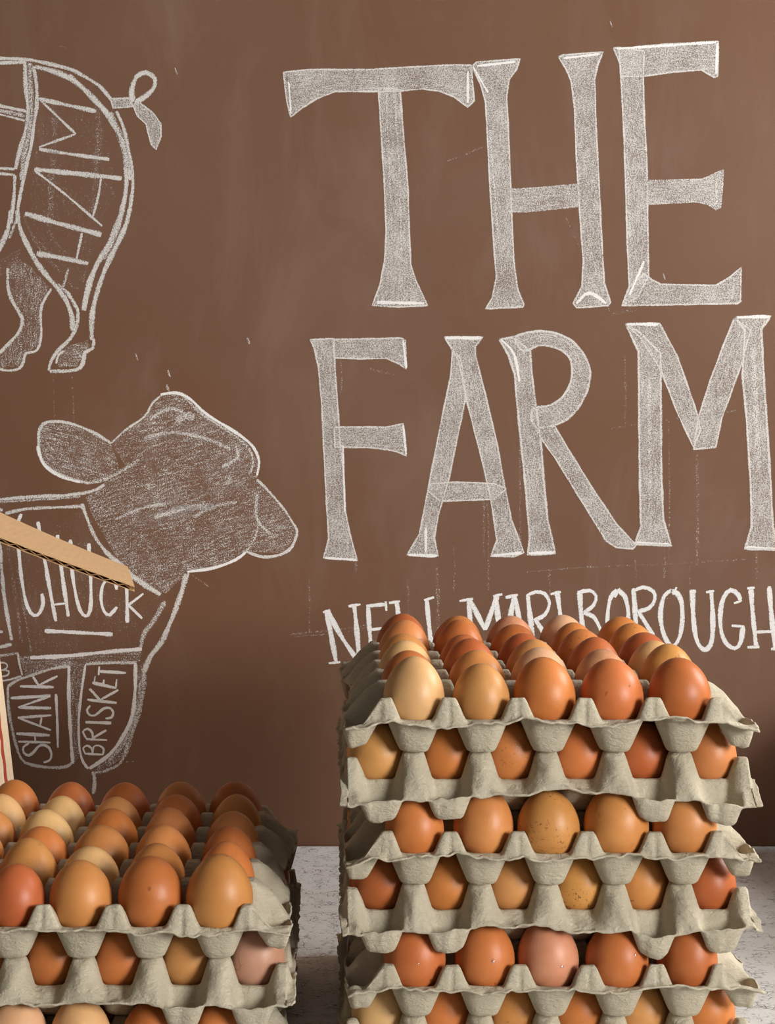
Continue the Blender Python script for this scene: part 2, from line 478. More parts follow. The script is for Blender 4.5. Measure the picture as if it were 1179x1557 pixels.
ch.solid(d_([(1010,35),(1160,30),(1120,85),(1130,280),(1145,500),(1160,750),(1170,930),(1190,1030),(1050,1025),(1080,930),(1075,750),(1060,500),(1040,280),(1050,90)]), 4)
ch.line(d_([(545,65),(680,65)]), 5, 'bright'); ch.line(d_([(1085,150),(1100,500),(1110,700)]), 14, 'soft'); ch.line(d_([(1015,35),(1155,32)]), 5, 'bright'); ch.line(d_([(640,300),(645,850)]), 9, 'soft'); ch.line(d_([(585,1000),(730,1008)]), 5, 'bright'); ch.line(d_([(1055,1022),(1185,1028)]), 6, 'bright')
ch.build()

# place name: hand-lettered capitals
e = Z(500, 900, 3.468); g = Z(839, 900, 3.468)
def word(label, strokes, w=7.5):
    ch = Chalk('chalk_letter', label)
    for s in strokes: ch.line(s[0], s[1] if len(s) > 1 else w, 'bright')
    ch.build()
word('chalk capital N starting the place name', [(e([(-12,95),(40,372)]),), (e([(-8,95),(70,240),(158,368)]),), (e([(135,72),(150,220),(163,370)]),), (e([(105,76),(168,65)]),5), (e([(-30,108),(8,96)]),5), (e([(0,376),(62,370)]),5), (e([(128,373),(188,366)]),5)])
word('chalk capital E in the place name', [(e([(208,75),(215,190),(228,345)]),), (e([(198,75),(300,65)]),6), (e([(300,50),(305,100)]),5), (e([(215,200),(280,192)]),5), (e([(228,345),(310,338)]),6)])
word('first chalk capital L in the place name', [(e([(358,52),(372,155),(390,335)]),), (e([(318,58),(376,50)]),5), (e([(390,335),(450,328)]),6)])
word('second chalk capital L in the place name', [(e([(517,40),(530,180),(548,330)]),), (e([(503,44),(556,28)]),5), (e([(548,330),(610,322)]),6)])
word('chalk capital M in the place name', [(e([(690,48),(762,36)]),5), (e([(737,42),(748,160),(760,330)]),), (e([(745,45),(785,120),(825,200)]),8), (e([(825,200),(860,100),(890,20)]),), (e([(880,15),(892,120),(915,310)]),), (e([(868,22),(916,12)]),5)])
word('chalk capital A in the place name', [(e([(978,25),(955,150),(930,300)]),), (e([(982,25),(1005,140),(1035,300)]),), (e([(933,30),(998,15)]),5), (e([(950,190),(1015,185)]),5)])
word('first chalk capital R in the place name', [(e([(1050,15),(1065,150),(1085,300)]),), (e([(1045,20),(1090,0),(1140,10),(1165,60),(1140,120),(1085,150)]),6), (e([(1085,140),(1125,200),(1175,285)]),)])
word('third chalk capital L in the place name', [(g([(28,-5),(42,90),(60,230)]),), (g([(-5,12),(50,0)]),5), (g([(60,230),(120,225)]),6)])
word('chalk capital B in the place name', [(g([(148,-8),(155,100),(170,240)]),), (g([(146,2),(200,-8),(235,20),(222,70),(170,110)]),6), (g([(170,110),(220,130),(252,185),(262,235),(180,260)]),6)])
word('first chalk capital O in the place name', [(g([(345,-10),(312,30),(296,120),(300,210),(330,270)]),6.5), (g([(345,-8),(385,20),(405,110),(395,200),(350,270)]),6.5), (g([(335,30),(360,-20)]),4)])
word('second chalk capital R in the place name', [(g([(432,-20),(438,60),(450,230)]),), (g([(430,0),(480,-25),(535,-5),(545,40),(515,85),(450,105)]),6), (g([(455,100),(500,170),(540,240)]),)])
word('second chalk capital O in the place name', [(g([(635,-10),(595,20),(575,110),(585,200),(615,270),(645,285),(675,240),(690,150),(685,50),(660,5),(630,-5)]),7), (g([(640,15),(660,-25)]),4)])
word('chalk capital U in the place name', [(g([(743,-12),(748,130),(762,240),(785,290),(812,305),(838,280),(850,220),(850,110),(842,-10)]),), (g([(728,0),(762,-4)]),5), (g([(815,2),(858,-6)]),5)])
word('chalk capital G in the place name', [(g([(998,50),(985,15),(945,-10),(908,30),(890,120),(897,215),(925,275),(968,298),(998,265),(1010,182)]),7), (g([(950,178),(1017,182)]),5), (g([(962,60),(1000,48)]),4)])
word('chalk capital H ending the place name', [(g([(1052,-15),(1062,120),(1080,292)]),), (g([(1033,292),(1097,290)]),5), (g([(1148,-30),(1160,120),(1180,300)]),), (g([(1072,212),(1172,208)]),6), (g([(1158,302),(1200,296)]),5), (g([(1032,-18),(1072,-22)]),5)])

# pig
A = Z(0, 60, 4.211); B = Z(0, 320, 4.211)
pig = Chalk('chalk_pig_drawing', 'chalk outline of the hind half of a pig with curly tail')
pl = pig.line
pl(A([(-30,118),(0,120),(180,130),(330,160),(460,195),(580,260),(650,310),(715,390)]), 6)
pl(A([(-30,150),(0,150),(170,145)]), 6, 'line')
pl(A([(225,175),(330,200),(440,245),(530,310)]), 8); pl(A([(440,230),(530,310),(610,390),(690,480),(750,580),(790,680),(820,800),(835,900)]), 9)
pl(A([(745,460),(790,560),(820,700),(845,830),(850,950),(830,1100),(815,1179)]), 6)
pl(A([(800,800),(810,900),(800,1010),(760,1179)]), 7)
pl(A([(700,470),(760,590),(800,720),(820,830)]), 12, 'soft')
pl(B([(790,-20),(750,100),(690,230),(630,330),(585,430),(560,520),(535,640)]), 9)
pl(B([(835,-20),(800,110),(745,230),(685,350),(640,470),(605,590),(588,700),(588,830)]), 8)
pl(B([(780,0),(730,180),(660,310)]), 9, 'soft')
pl(B([(600,820),(595,880),(545,910),(530,980),(490,1020),(350,1030),(315,1020),(330,960),(380,890),(450,820),(490,740),(500,650),(480,600),(430,520)]), 6)
pl(B([(360,980),(375,925),(410,900)]), 4)
pl(B([(110,0),(130,120),(180,230),(240,340),(310,430),(380,510),(430,590),(460,680),(468,770)]), 8)
pl(B([(370,470),(440,540),(490,630)]), 6, 'soft')
pl(A([(160,150),(165,300),(180,440),(170,560),(130,700),(100,830)]), 7)
pl(A([(215,170),(235,300),(235,430),(215,560),(200,680),(170,800),(145,920),(120,1050),(105,1179)]), 6)
pl(A([(190,150),(200,420),(185,600),(150,760),(140,900)]), 9, 'soft')
pl(A([(-20,420),(0,425),(170,460)]), 6); pl(A([(-20,478),(0,480),(160,520)]), 4); pl(A([(-20,452),(0,455),(160,490)]), 7, 'soft')
pl(A([(-20,822),(0,825),(95,830)]), 4.5); pl(A([(-20,855),(0,858),(95,868)]), 5)
pl(A([(95,870),(90,1000),(70,1179)]), 6); pl(B([(70,0),(50,120),(0,240),(-20,270)]), 8); pl(B([(110,40),(60,180)]), 5, 'soft')
pl(B([(50,370),(50,480),(70,560),(120,650),(145,700),(120,780),(50,860),(0,910),(-20,930)]), 6)
pl(B([(330,500),(280,580),(260,650),(265,780),(250,870),(220,905),(165,915),(150,970),(120,1015),(50,1025),(0,1015),(-20,1010)]), 4.5)
pl(B([(150,20),(200,150),(280,280),(400,400)]), 7, 'drip'); pl(B([(440,370),(405,490)]), 5, 'soft')
for q in range(7):
    pl(B([(0, 330 + q * 14), (60, 290 + q * 16), (130, 250 + q * 22)]), 3.5, 'drip')
pig.fill(B([(100,300),(200,360),(310,490),(262,640),(255,860),(150,920),(120,1000),(0,1005),(0,940),(130,770),(145,700),(60,520),(60,380)]), 'smudge', 90)
pig.fill(B([(360,950),(430,870),(560,830),(580,880),(530,930),(490,1000),(380,1005)]), 'smudge', 0)
pig.fill(A([(260,400),(420,420),(600,520),(690,660),(720,800),(740,1000),(640,1200),(560,1500),(480,1590),(330,1450),(180,1250),(200,900),(240,650)]), 'haze', 90)
for x in (340, 620):
    pl(A([(x, 430), (x + 14, 620), (x - 10, 900), (x - 20, 1150)]), 14, 'drip')
pl(B([(210,160),(320,270),(420,310)]), 5, 'drip'); pl(B([(280,0),(340,180),(450,290)]), 4, 'drip'); pl(B([(440,460),(480,500),(525,480),(545,380)]), 4, 'drip')
pig.solid(A([(710,380),(830,375),(850,430),(725,440)]), 3)
pl(A([(850,400),(845,320),(875,240),(935,212),(992,250),(985,310),(930,365),(865,405)]), 8, 'line')
pig.solid(A([(850,410),(900,410),(980,470),(1030,540),(1030,620),(1000,705),(970,670),(950,600),(935,540),(880,490)]), 3)
pl(B([(340,1045),(350,1340)]), 2.5, 'drip'); pl(B([(460,1050),(475,1360)]), 2.5, 'drip')
PIG = pig.build()
def subletter(label, strokes, parent, mat='bright'):
    ch = Chalk('chalk_letter', label, parent)
    for s, w in strokes: ch.line(s, w, mat)
    ch.build()
subletter('chalk letter M of HAM on the pig', [(A([(250,380),(430,420),(615,460)]), 7), (A([(255,385),(485,605)]), 4), (A([(485,605),(250,690)]), 4), (A([(250,703),(480,738),(700,768)]), 6)], PIG, 'line')
subletter('chalk letter A of HAM on the pig', [(A([(220,832),(500,860),(780,890)]), 8), (A([(225,840),(440,1010),(655,1195)]), 4), (A([(650,865),(630,1000),(595,1135)]), 4)], PIG, 'line')
subletter('chalk letter H of HAM on the pig', [(B([(160,20),(400,90),(650,155)]), 8.5), (B([(235,275),(400,305),(565,340)]), 8), (B([(525,145),(490,315)]), 4)], PIG, 'line')

# cattle head and shoulder
C = Z(0, 560, 2.456); D = Z(0, 740, 3.383); E = Z(0, 980, 4.9125)
cow = Chalk('chalk_cattle_drawing', 'chalk drawing of a cattle head, neck and shoulder with cut lines')
cl = cow.line
head = [(415,280),(540,180),(610,95),(680,95),(770,170),(910,260),(965,350),(960,410),(1060,525),(1110,615),(1060,690),(920,685),(800,745),(700,765),(620,840),(560,820),(430,700),(340,540),(320,480),(400,420),(480,380)]
cow.fill(C(head), 'smudge', -18)
cow.fill(C([(415,280),(350,240),(260,205),(180,200),(150,225),(145,290),(165,355),(230,400),(310,425),(380,415),(450,385)]), 'smudge', 20)
rs = random.Random(11)
for q in range(64):      # rubbed shading strokes across the face
    y = rs.uniform(140, 800); x = rs.uniform(380, 820) if y > 300 else rs.uniform(480, 700)
    ln = rs.uniform(110, 300); x1 = min(x + ln, 600 + (y - 95) * 1.2 if y < 400 else 940)
    if y > 640: x1 = min(x1, 700)
    if x1 - x < 60: continue
    sl = rs.uniform(-0.42, -0.1)
    cl(C([(x, y), ((x + x1) / 2, y + sl * (x1 - x) / 2 - 8), (x1, y + sl * (x1 - x) + 8)]), rs.uniform(3, 16), 'drip' if rs.random() < 0.93 else 'soft')
for r in (20, 40, 62, 85):
    cl(C([(285 + r * 1.2 * math.cos(t), 318 + r * 0.85 * math.sin(t)) for t in [i * 0.7 for i in range(9)]]), 4, 'drip')
for pts in ([(560,190),(640,150),(720,190)], [(540,260),(640,240),(760,260),(860,300)], [(830,370),(890,330),(880,290)], [(960,470),(960,560),(1010,620)]):
    cl(C(pts), 7, 'soft')
cl(C([(415,280),(350,240),(260,205),(180,200),(150,225),(145,290),(165,355),(230,400),(310,425),(335,428)]), 5)
cl(C([(335,428),(400,410),(460,380),(520,340)]), 7, 'soft'); cl(C([(140,290),(165,360),(230,405),(300,425)]), 5, 'bright')
cl(C([(415,280),(470,230),(540,180),(570,130),(610,95)]), 3.5); cl(C([(600,98),(660,92),(710,115),(770,170),(850,220),(910,260),(950,300),(968,350),(960,400)]), 4.5, 'bright')
cl(C([(690,110),(760,175),(860,240),(930,300),(945,350),(930,400)]), 5, 'soft')
cl(C([(960,415),(1010,465),(1060,525),(1090,570),(1110,610),(1095,655),(1060,690),(1000,705),(920,685)]), 4)
cl(C([(1108,620),(1080,680),(1000,705),(930,690)]), 4, 'bright')
cl(C([(920,685),(880,715),(800,745),(700,760)]), 4.5, 'bright'); cl(C([(970,570),(950,640),(920,685)]), 4, 'soft')
cl(C([(705,765),(680,825),(655,890)]), 5)
cl(C([(-20,491),(0,490),(120,480),(240,475),(340,460),(390,435)]), 6); cl(C([(0,500),(150,490),(300,480)]), 4, 'soft')
cl(C([(20,542),(100,525),(200,520),(310,515)]), 5); cl(C([(305,505),(350,620),(400,690)]), 6); cl(C([(390,680),(500,780),(600,845)]), 9)
cl(C([(-10,525),(10,530)]), 5)
cl(D([(960,450),(930,560),(880,690),(830,800),(770,880),(740,960)]), 8, 'line'); cl(D([(740,950),(735,1050),(700,1200),(640,1390)]), 9, 'soft')
cl(D([(725,1000),(705,1150),(650,1300),(560,1410)]), 8, 'soft')
cl(D([(850,590),(790,690),(740,760),(720,850)]), 8, 'soft')
cl(D([(155,880),(350,870),(550,850),(730,835)]), 6, 'bright'); cl(D([(490,905),(700,905)]), 5)
cl(D([(-10,290),(0,310),(20,550),(60,790)]), 6); cl(D([(70,320),(110,560),(150,780),(160,870)]), 5, 'drip'); cl(D([(40,300),(80,560),(110,800)]), 7, 'drip')
cl(D([(230,742),(400,750),(580,760)]), 6, 'bright')
cl(D([(-10,745),(15,748)]), 4); cl(D([(-10,828),(60,810)]), 7); cl(D([(-10,872),(95,855)]), 4.5, 'soft'); cl(D([(92,860),(100,910),(115,970)]), 4); cl(D([(-10,1003),(50,992),(110,975)]), 3.5)
cl(D([(-10,905),(20,905),(38,918),(30,938),(8,943)]), 3); cl(D([(8,943),(45,948),(38,970),(10,975),(-10,968)]), 3)
cl(D([(40,1030),(90,995),(170,968),(260,938),(355,922)]), 5); cl(D([(355,922),(355,1100),(365,1300),(375,1425)]), 5.5, 'bright')
cl(D([(40,1030),(45,1150),(75,1300),(110,1400),(160,1430),(270,1445),(340,1440),(370,1420)]), 5)
cl(D([(440,918),(470,910),(700,905)]), 4.5); cl(D([(440,915),(420,1050),(405,1200),(410,1350),(430,1420),(455,1450)]), 4, 'bright')
cl(D([(697,905),(695,1050),(680,1180),(630,1290),(560,1380),(460,1450)]), 6, 'bright')
cl(D([(640,1380),(620,1420),(560,1455),(470,1480)]), 5, 'soft'); cl(D([(478,1465),(488,1510),(480,1580)]), 6); cl(D([(630,1420),(700,1410)]), 3, 'drip')
cow.fill(D([(362,900),(438,912),(415,1100),(405,1400),(380,1420),(362,1100)]), 'smudge', 90)
cow.fill(D([(100,330),(430,110),(640,420),(850,570),(730,830),(160,870)]), 'haze', 90)
cow.fill(D([(100,870),(730,845),(720,900),(300,930),(130,970)]), 'smudge', 0)
cow.fill(D([(700,920),(745,900),(740,1050),(700,1210),(640,1390),(560,1440),(470,1475),(640,1300),(690,1150)]), 'smudge', 75)
COW = cow.build()
# chuck / shank / brisket, one part for each letter
def letters(word_, lst, where):
    for chh, strokes in lst:
        subletter('chalk letter %s of %s on the cattle drawing' % (chh, where), strokes, COW)
letters(None, [
    ('C', [(D([(215,550),(222,600),(205,648),(175,662),(140,615),(112,480),(95,310),(90,200),(110,140)]), 5.5)]),
    ('H', [(D([(195,180),(225,345),(255,520),(288,692)]), 6), (D([(296,248),(320,450),(352,668)]), 6), (D([(272,607),(340,600)]), 4)]),
    ('U', [(D([(362,272),(370,420),(388,545),(412,635),(440,665),(463,640),(468,520),(457,292)]), 5.5)]),
    ('second C', [(D([(600,530),(592,485),(560,468),(528,510),(520,580),(535,640),(565,660),(602,618)]), 5)]),
    ('K', [(D([(640,440),(652,520),(655,700)]), 5.5), (D([(738,550),(660,610)]), 4), (D([(660,608),(732,678)]), 5)]),
], 'CHUCK')
letters(None, [
    ('S', [(E([(325,880),(370,865),(385,820),(365,770),(325,750),(285,762),(255,800),(215,828),(178,808),(175,765),(215,740)]), 4)]),
    ('H', [(E([(122,665),(372,678)]), 5), (E([(135,725),(378,732)]), 4), (E([(260,668),(265,728)]), 3)]),
    ('A', [(E([(133,547),(385,528)]), 4.5), (E([(138,548),(380,640)]), 3.5), (E([(312,540),(298,615)]), 3)]),
    ('N', [(E([(140,470),(382,475)]), 5), (E([(135,470),(375,385)]), 3.5), (E([(80,400),(378,383)]), 5.5)]),
    ('K', [(E([(150,312),(402,318)]), 4.5), (E([(245,238),(290,308)]), 4.5), (E([(288,305),(430,235)]), 4)]),
], 'SHANK')
subletter('chalk underline beside SHANK', [(E([(418,370),(428,580),(432,770)]), 4)], COW)
letters(None, [
    ('B', [(E([(632,815),(770,822)]), 3), (E([(636,812),(622,775),(650,755),(685,775),(692,815)]), 3), (E([(692,815),(702,762),(740,755),(775,780),(768,824)]), 3)]),
    ('R', [(E([(645,706),(800,714)]), 4), (E([(648,705),(620,652),(658,630),(690,660),(692,706)]), 3.5), (E([(690,700),(795,640)]), 4)]),
    ('I', [(E([(638,580),(832,586)]), 5.5)]),
    ('S', [(E([(788,552),(832,545),(846,508),(822,474),(775,478),(738,508),(705,530),(668,525),(650,490),(675,455)]), 3.8)]),
    ('K', [(E([(652,412),(872,436)]), 5), (E([(670,330),(752,420)]), 5), (E([(752,412),(885,338)]), 4.2)]),
    ('E', [(E([(690,285),(870,325)]), 4.8), (E([(777,262),(770,310)]), 3), (E([(872,258),(866,322)]), 3.5), (E([(712,235),(704,280)]), 2.5)]),
    ('T', [(E([(735,200),(942,212)]), 5), (E([(742,163),(737,228)]), 3.5)]),
], 'BRISKET')

# old chalk drips, smears and dust
ch = Chalk('chalk_dust', 'faint chalk drips, smears and dust on the wall')
for u, v0, v1, w in [(518,548,600,3),(735,640,850,3),(742,760,900,3),(790,640,830,3),(950,540,650,3),(1010,830,880,2.5),(1060,690,860,4),(1150,835,880,4),(1017,640,850,2),(470,880,960,2.5),(690,830,900,2.5),(620,880,1000,3),(665,860,1000,5),(835,870,910,2.5),(966,850,900,2.5),(540,850,870,3),(1048,860,900,2)]:
    ch.line([(u, v0), (u + 1.5, (v0 + v1) / 2), (u + 0.5, v1)], w * 1.5, 'drip')
for pts, w in [([(930,652),(1000,640),(1120,625)],4), ([(440,965),(505,958),(565,950)],4), ([(445,968),(520,962),(560,953)],2.5), ([(735,948),(760,935),(790,918)],3), ([(960,935),(1000,915),(1040,905)],3), ([(800,870),(900,862),(1000,858),(1140,850)],3), ([(560,560),(600,570)],6), ([(280,868),(300,880),(318,892)],3), ([(680,245),(740,222)],4), ([(860,330),(930,478)],3), ([(930,478),(970,470)],7), ([(85,72),(95,70),(103,76)],2)]:
    ch.line(pts, w, 'drip')
for u, v, w in [(255,590,5),(378,518,4),(257,568,4),(268,108,2),(930,37,2),(208,543,2.5),(1010,420,2)]:
    ch.line([(u - 2, v - 5), (u + 2, v + 5)], w, 'soft')
def blob(cx, cy, rx, ry, n=18, seed=1):
    r = random.Random(seed)
    return [(cx + rx * (1 + r.uniform(-.12, .12)) * math.cos(2 * math.pi * i / n), cy + ry * (1 + r.uniform(-.12, .12)) * math.sin(2 * math.pi * i / n)) for i in range(n)]
ch.build()

# ------------------------------------------------------------------ egg trays
PITCH, CUP, POST, THICK = 0.050, 0.0255, 0.0211, 0.0015
STEP = 0.049          # height of one tray in a stack
FLW, LIP = 0.027, 0.005

def vnoise(X, Y, cell, seed):
    r = np.random.RandomState(seed)
    g_ = r.rand(64, 64) * 2 - 1
    x = X / cell + 31.3; y = Y / cell + 17.7
    xi = np.floor(x).astype(int); yi = np.floor(y).astype(int)
    fx = x - xi; fy = y - yi
    fx = fx * fx * (3 - 2 * fx); fy = fy * fy * (3 - 2 * fy)
    G = lambda i, j: g_[i % 64, j % 64]
    return (G(xi, yi) * (1 - fx) + G(xi + 1, yi) * fx) * (1 - fy) + (G(xi, yi + 1) * (1 - fx) + G(xi + 1, yi + 1) * fx) * fy

def clamp(v, lo_=0.0, hi_=1.0): return np.minimum(np.maximum(v, lo_), hi_)

def tray_mesh(name, seed, droop=None, inside=(), below=()):
    """moulded 5 x 6 tray. p: five cells, with wide flanges beyond; q: six cells, with a narrow lip beyond."""
    d1 = 0.00156
    pin = np.linspace(-0.125, 0.125, 161); fl = np.linspace(0, 1, 19)[1:] * FLW
    p = np.concatenate([-0.125 - fl[::-1], pin, 0.125 + fl])
    qin = np.linspace(-0.15, 0.15, 193); lp = np.array([0.0007, 0.0014, 0.0021, 0.0028, 0.0036, 0.0043, 0.005])
    q = np.concatenate([-0.15 - lp[::-1], qin, 0.15 + lp])
    P_, Q_ = np.meshgrid(p, q, indexing='ij')
    pc = np.clip(P_, -0.125, 0.125); qc = np.clip(Q_, -0.15, 0.15)
    up = pc / PITCH; uq = qc / PITCH + 0.5
    ca = np.clip(np.round(up), -2, 2); cb = np.clip(np.round(uq), -2, 3)
    A_ = np.abs(2 * (up - ca)); B_ = np.abs(2 * (uq - cb))
    m = (A_ ** 3 + B_ ** 3) ** (1 / 3)
    hc = -CUP * (1 - clamp((m - 0.385) / 0.42))
    kk = np.minimum(A_, B_)
    wide = clamp((np.abs(pc) - 0.105) / 0.008)
    hp = POST * clamp((kk - 0.52 + 0.09 * wide) / 0.27)
    # posts along the narrow edge are lower
    near = clamp((np.abs(qc) - 0.137) / 0.004)
    hp = hp * (1 - 0.24 * near)
    t = clamp((np.abs(Q_) - 0.15) / LIP)
    s = clamp((np.abs(P_) - 0.125) / FLW)
    # narrow lip: posts drop steeply to the lip; wide flange: posts run out as sloping ribs
    hp_lip = hp * (1 - clamp(t / 0.55))
    rib = POST * clamp((B_ - 0.42 + 0.32 * s) / (0.34 + 0.50 * s))
    ridge = 0.0028 * clamp((B_ - 0.72) / 0.28) * np.sin(np.pi * clamp(s * 1.1)) * (1 - near)
    edge_fall = 1 - near * clamp(s / 0.5)
    hp_fl = ridge + edge_fall * (hp * (1 - clamp(s * 3)) + rib * clamp(s * 3)) * (1 - s) ** 0.9
    H = hc * (1 - clamp(t * 2)) * 1.0 + np.where(s > 0, hp_fl * (1 - clamp(t / 0.55)), hp_lip)
    # hollow pockets in the flange, in the two outermost cells on each side
    outer = (cb <= -1) | (cb >= 2)
    pk = clamp((0.66 - B_) / 0.30) * clamp(np.minimum((s - 0.02) / 0.42, (1 - s) / 0.16)) * (1 - clamp((np.abs(Q_) - 0.145) / 0.005))
    H = H - np.where(outer, 0.0185, 0.003) * pk
    # flange sags a little towards its rim
    H = H - 0.0045 * s ** 1.5
    # crease down the middle of the edge posts
    cre = np.exp(-((1 - A_) * 25 / 1.1) ** 2) * near * clamp(kk * 3 - 1)
    
    # soften the moulding
    for _ in range(1):
        Hs = H.copy()
        Hs[1:-1, 1:-1] = (H[1:-1, 1:-1] * 4 + H[:-2, 1:-1] + H[2:, 1:-1] + H[1:-1, :-2] + H[1:-1, 2:]) / 8
        H = np.where(near > 0, H * 0.5 + Hs * 0.5, Hs)
    edge = np.maximum(clamp((np.abs(P_) - 0.120) / 0.03), clamp((np.abs(Q_) - 0.147) / 0.007))
    H = H + edge * (0.0030 * vnoise(P_, Q_, 0.055, seed) + 0.0020 * vnoise(P_, Q_, 0.016, seed + 1) + 0.0011 * vnoise(P_, Q_, 0.005, seed + 2))
    H = H + 0.00045 * vnoise(P_, Q_, 0.011, seed + 3) + 0.00028 * vnoise(P_, Q_, 0.004, seed + 4)
    if droop is not None: H = H + droop(P_, Q_, s, t)
    # ragged outline, flange narrower in the middle
    sp = np.sign(P_)
    mid = np.exp(-(Q_ / 0.055) ** 4)
    width = 1 - 0.22 * mid + 0.05 * vnoise(Q_, sp * 3.1, 0.03, seed + 5) + 0.035 * vnoise(Q_, sp * 2.2, 0.006, seed + 6)
    X = np.where(s > 0, sp * (0.125 + s * FLW * width), P_)
    tq = (np.abs(Q_) - 0.15)
    lw = 1 + 0.30 * vnoise(P_, np.sign(Q_) * 4.0, 0.03, seed + 7) + 0.25 * vnoise(P_, np.sign(Q_) * 2.0, 0.005, seed + 8)
    Y = np.where(tq > 0, np.sign(Q_) * (0.15 + tq * lw), Q_)
    Y = Y - np.sign(Q_) * 0.0014 * cre * clamp(t * 6) * (1 - clamp((t - 0.5) * 5))
    X = X + 0.0005 * vnoise(P_, Q_, 0.02, seed + 9)
    n0, n1 = X.shape
    # each cup is moulded round its own egg (they just touch)
    def near_egg(PX_, PY_, ec):
        return np.argwhere((PX_ - ec[0]) ** 2 + (PY_ - ec[1]) ** 2 < 0.0275 ** 2)
    for ec, tree, egg_o in inside:
        gap = 1.0
        for a_i, b_i in near_egg(X, Y, ec):
            hit = tree.ray_cast(Vector((X[a_i, b_i], Y[a_i, b_i], -0.08)), Vector((0, 0, 1)))
            if hit[0] is not None:
                gap = min(gap, hit[0].z - H[a_i, b_i])
                H[a_i, b_i] = min(H[a_i, b_i], hit[0].z)
        if 0 < gap < 0.01: egg_o.location.z -= gap      # let a small egg sink until it rests on its cup
    top = np.stack([X, Y, H], -1)
    gu = np.gradient(top, axis=0); gv = np.gradient(top, axis=1)
    N = np.cross(gu, gv); N /= np.linalg.norm(N, axis=-1, keepdims=True) + 1e-12
    N[..., 2] = np.abs(N[..., 2])
    bot = top - N * THICK
    # the hollow underside clears the eggs of the tray underneath
    for ec, tree, egg_o in below:
        for a_i, b_i in near_egg(bot[..., 0], bot[..., 1], ec):
            hit = tree.ray_cast(Vector((bot[a_i, b_i, 0], bot[a_i, b_i, 1], 0.08)), Vector((0, 0, -1)))
            if hit[0] is not None and bot[a_i, b_i, 2] < hit[0].z + 0.0001:
                bot[a_i, b_i, 2] = hit[0].z + 0.0001
                top[a_i, b_i, 2] = max(top[a_i, b_i, 2], bot[a_i, b_i, 2] + 0.0007)
    verts = np.concatenate([top.reshape(-1, 3), bot.reshape(-1, 3)])
    idx = np.arange(n0 * n1).reshape(n0, n1)
    a_, b_, c2, d2 = idx[:-1, :-1].ravel(), idx[1:, :-1].ravel(), idx[1:, 1:].ravel(), idx[:-1, 1:].ravel()
    off = n0 * n1
    faces = [np.stack([a_, b_, c2, d2], 1), np.stack([a_ + off, d2 + off, c2 + off, b_ + off], 1)]
    ring = np.concatenate([idx[:, 0], idx[-1, 1:], idx[-2::-1, -1], idx[0, -2:0:-1]])
    r2 = np.roll(ring, -1)
    faces.append(np.stack([ring, ring + off, r2 + off, r2], 1))
    faces = np.concatenate(faces)
    me = bpy.data.meshes.new(name)
    me.vertices.add(len(verts)); me.vertices.foreach_set('co', verts.ravel())
    nf = len(faces)
    me.loops.add(nf * 4); me.loops.foreach_set('vertex_index', faces.ravel().astype(np.int32))
    me.polygons.add(nf); me.polygons.foreach_set('loop_start', np.arange(0, nf * 4, 4, dtype=np.int32))
    me.polygons.foreach_set('use_smooth', np.ones(nf, dtype=bool))
    me.update(calc_edges=True)
    me.materials.append(M['pulp'])
    return me

# eggs ------------------------------------------------------------------
EGGC = {
    'cream': ('pale cream', rgb(222, 174, 122), 0, False),
    'tan': ('light tan', rgb(212, 148, 92), 0, False),
    'light': ('light orange', rgb(206, 134, 80), 0, False),
    'orange': ('orange-brown', rgb(202, 118, 66), 0, False),
    'brown': ('warm brown', rgb(188, 104, 58), 0, False),
    'red': ('reddish brown', rgb(184, 96, 56), 0, False),
    'pink': ('dusty pink', rgb(200, 138, 106), 0, False),
    'palepink': ('pale pinkish', rgb(220, 168, 134), 0, False),
    'speck': ('speckled brown', rgb(204, 138, 80), 0.75, False),
    'dots': ('dotted orange', rgb(200, 122, 68), 0.5, False),
    'crack': ('cracked dusty pink', rgb(204, 150, 130), 0, True),
}
EGGM = {k: mat_egg('eggshell_' + v[0].replace(' ', '_').replace('-', '_'), v[1], v[2], v[3]) for k, v in EGGC.items()}

def egg_mesh(name, L, Wd, point, material):
    bm = bmesh.new()
    n, mseg = 22, 32
    rings = []
    for i in range(1, n):
        th = math.pi * i / n
        z = -math.cos(th)
        r = math.sin(th) * (1 - point * z - 0.04 * z * z)
        rings.append((r, z))
    rm = max(r for r, z in rings)
    vr = [[bm.verts.new((Wd / 2 * r / rm * math.cos(2 * math.pi * j / mseg), Wd / 2 * r / rm * math.sin(2 * math.pi * j / mseg), L / 2 * (z + 1))) for j in range(mseg)] for r, z in rings]
    b0 = bm.verts.new((0, 0, 0)); t0_ = bm.verts.new((0, 0, L))
    for i in range(len(vr) - 1):
        for j in range(mseg):
            k2 = (j + 1) % mseg
            bm.faces.new((vr[i][j], vr[i][k2], vr[i + 1][k2], vr[i + 1][j]))
    for j in range(mseg):
        k2 = (j + 1) % mseg
        bm.faces.new((b0, vr[0][k2], vr[0][j])); bm.faces.new((vr[-1][j], vr[-1][k2], t0_))
    me = bpy.data.meshes.new(name); bm.to_mesh(me); bm.free()
    for p_ in me.polygons: p_.use_smooth = True
    me.materials.append(material)
    return me

EGGMESH = {}
def get_egg(key, var):
    if (key, var) not in EGGMESH:
        L, Wd, pt = [(0.0545, 0.0456, 0.08), (0.0535, 0.0462, 0.05), (0.0555, 0.0450, 0.11), (0.0540, 0.0448, 0.07)][var]
        EGGMESH[(key, var)] = egg_mesh('egg', L, Wd, pt, EGGM[key])
    return EGGMESH[(key, var)]

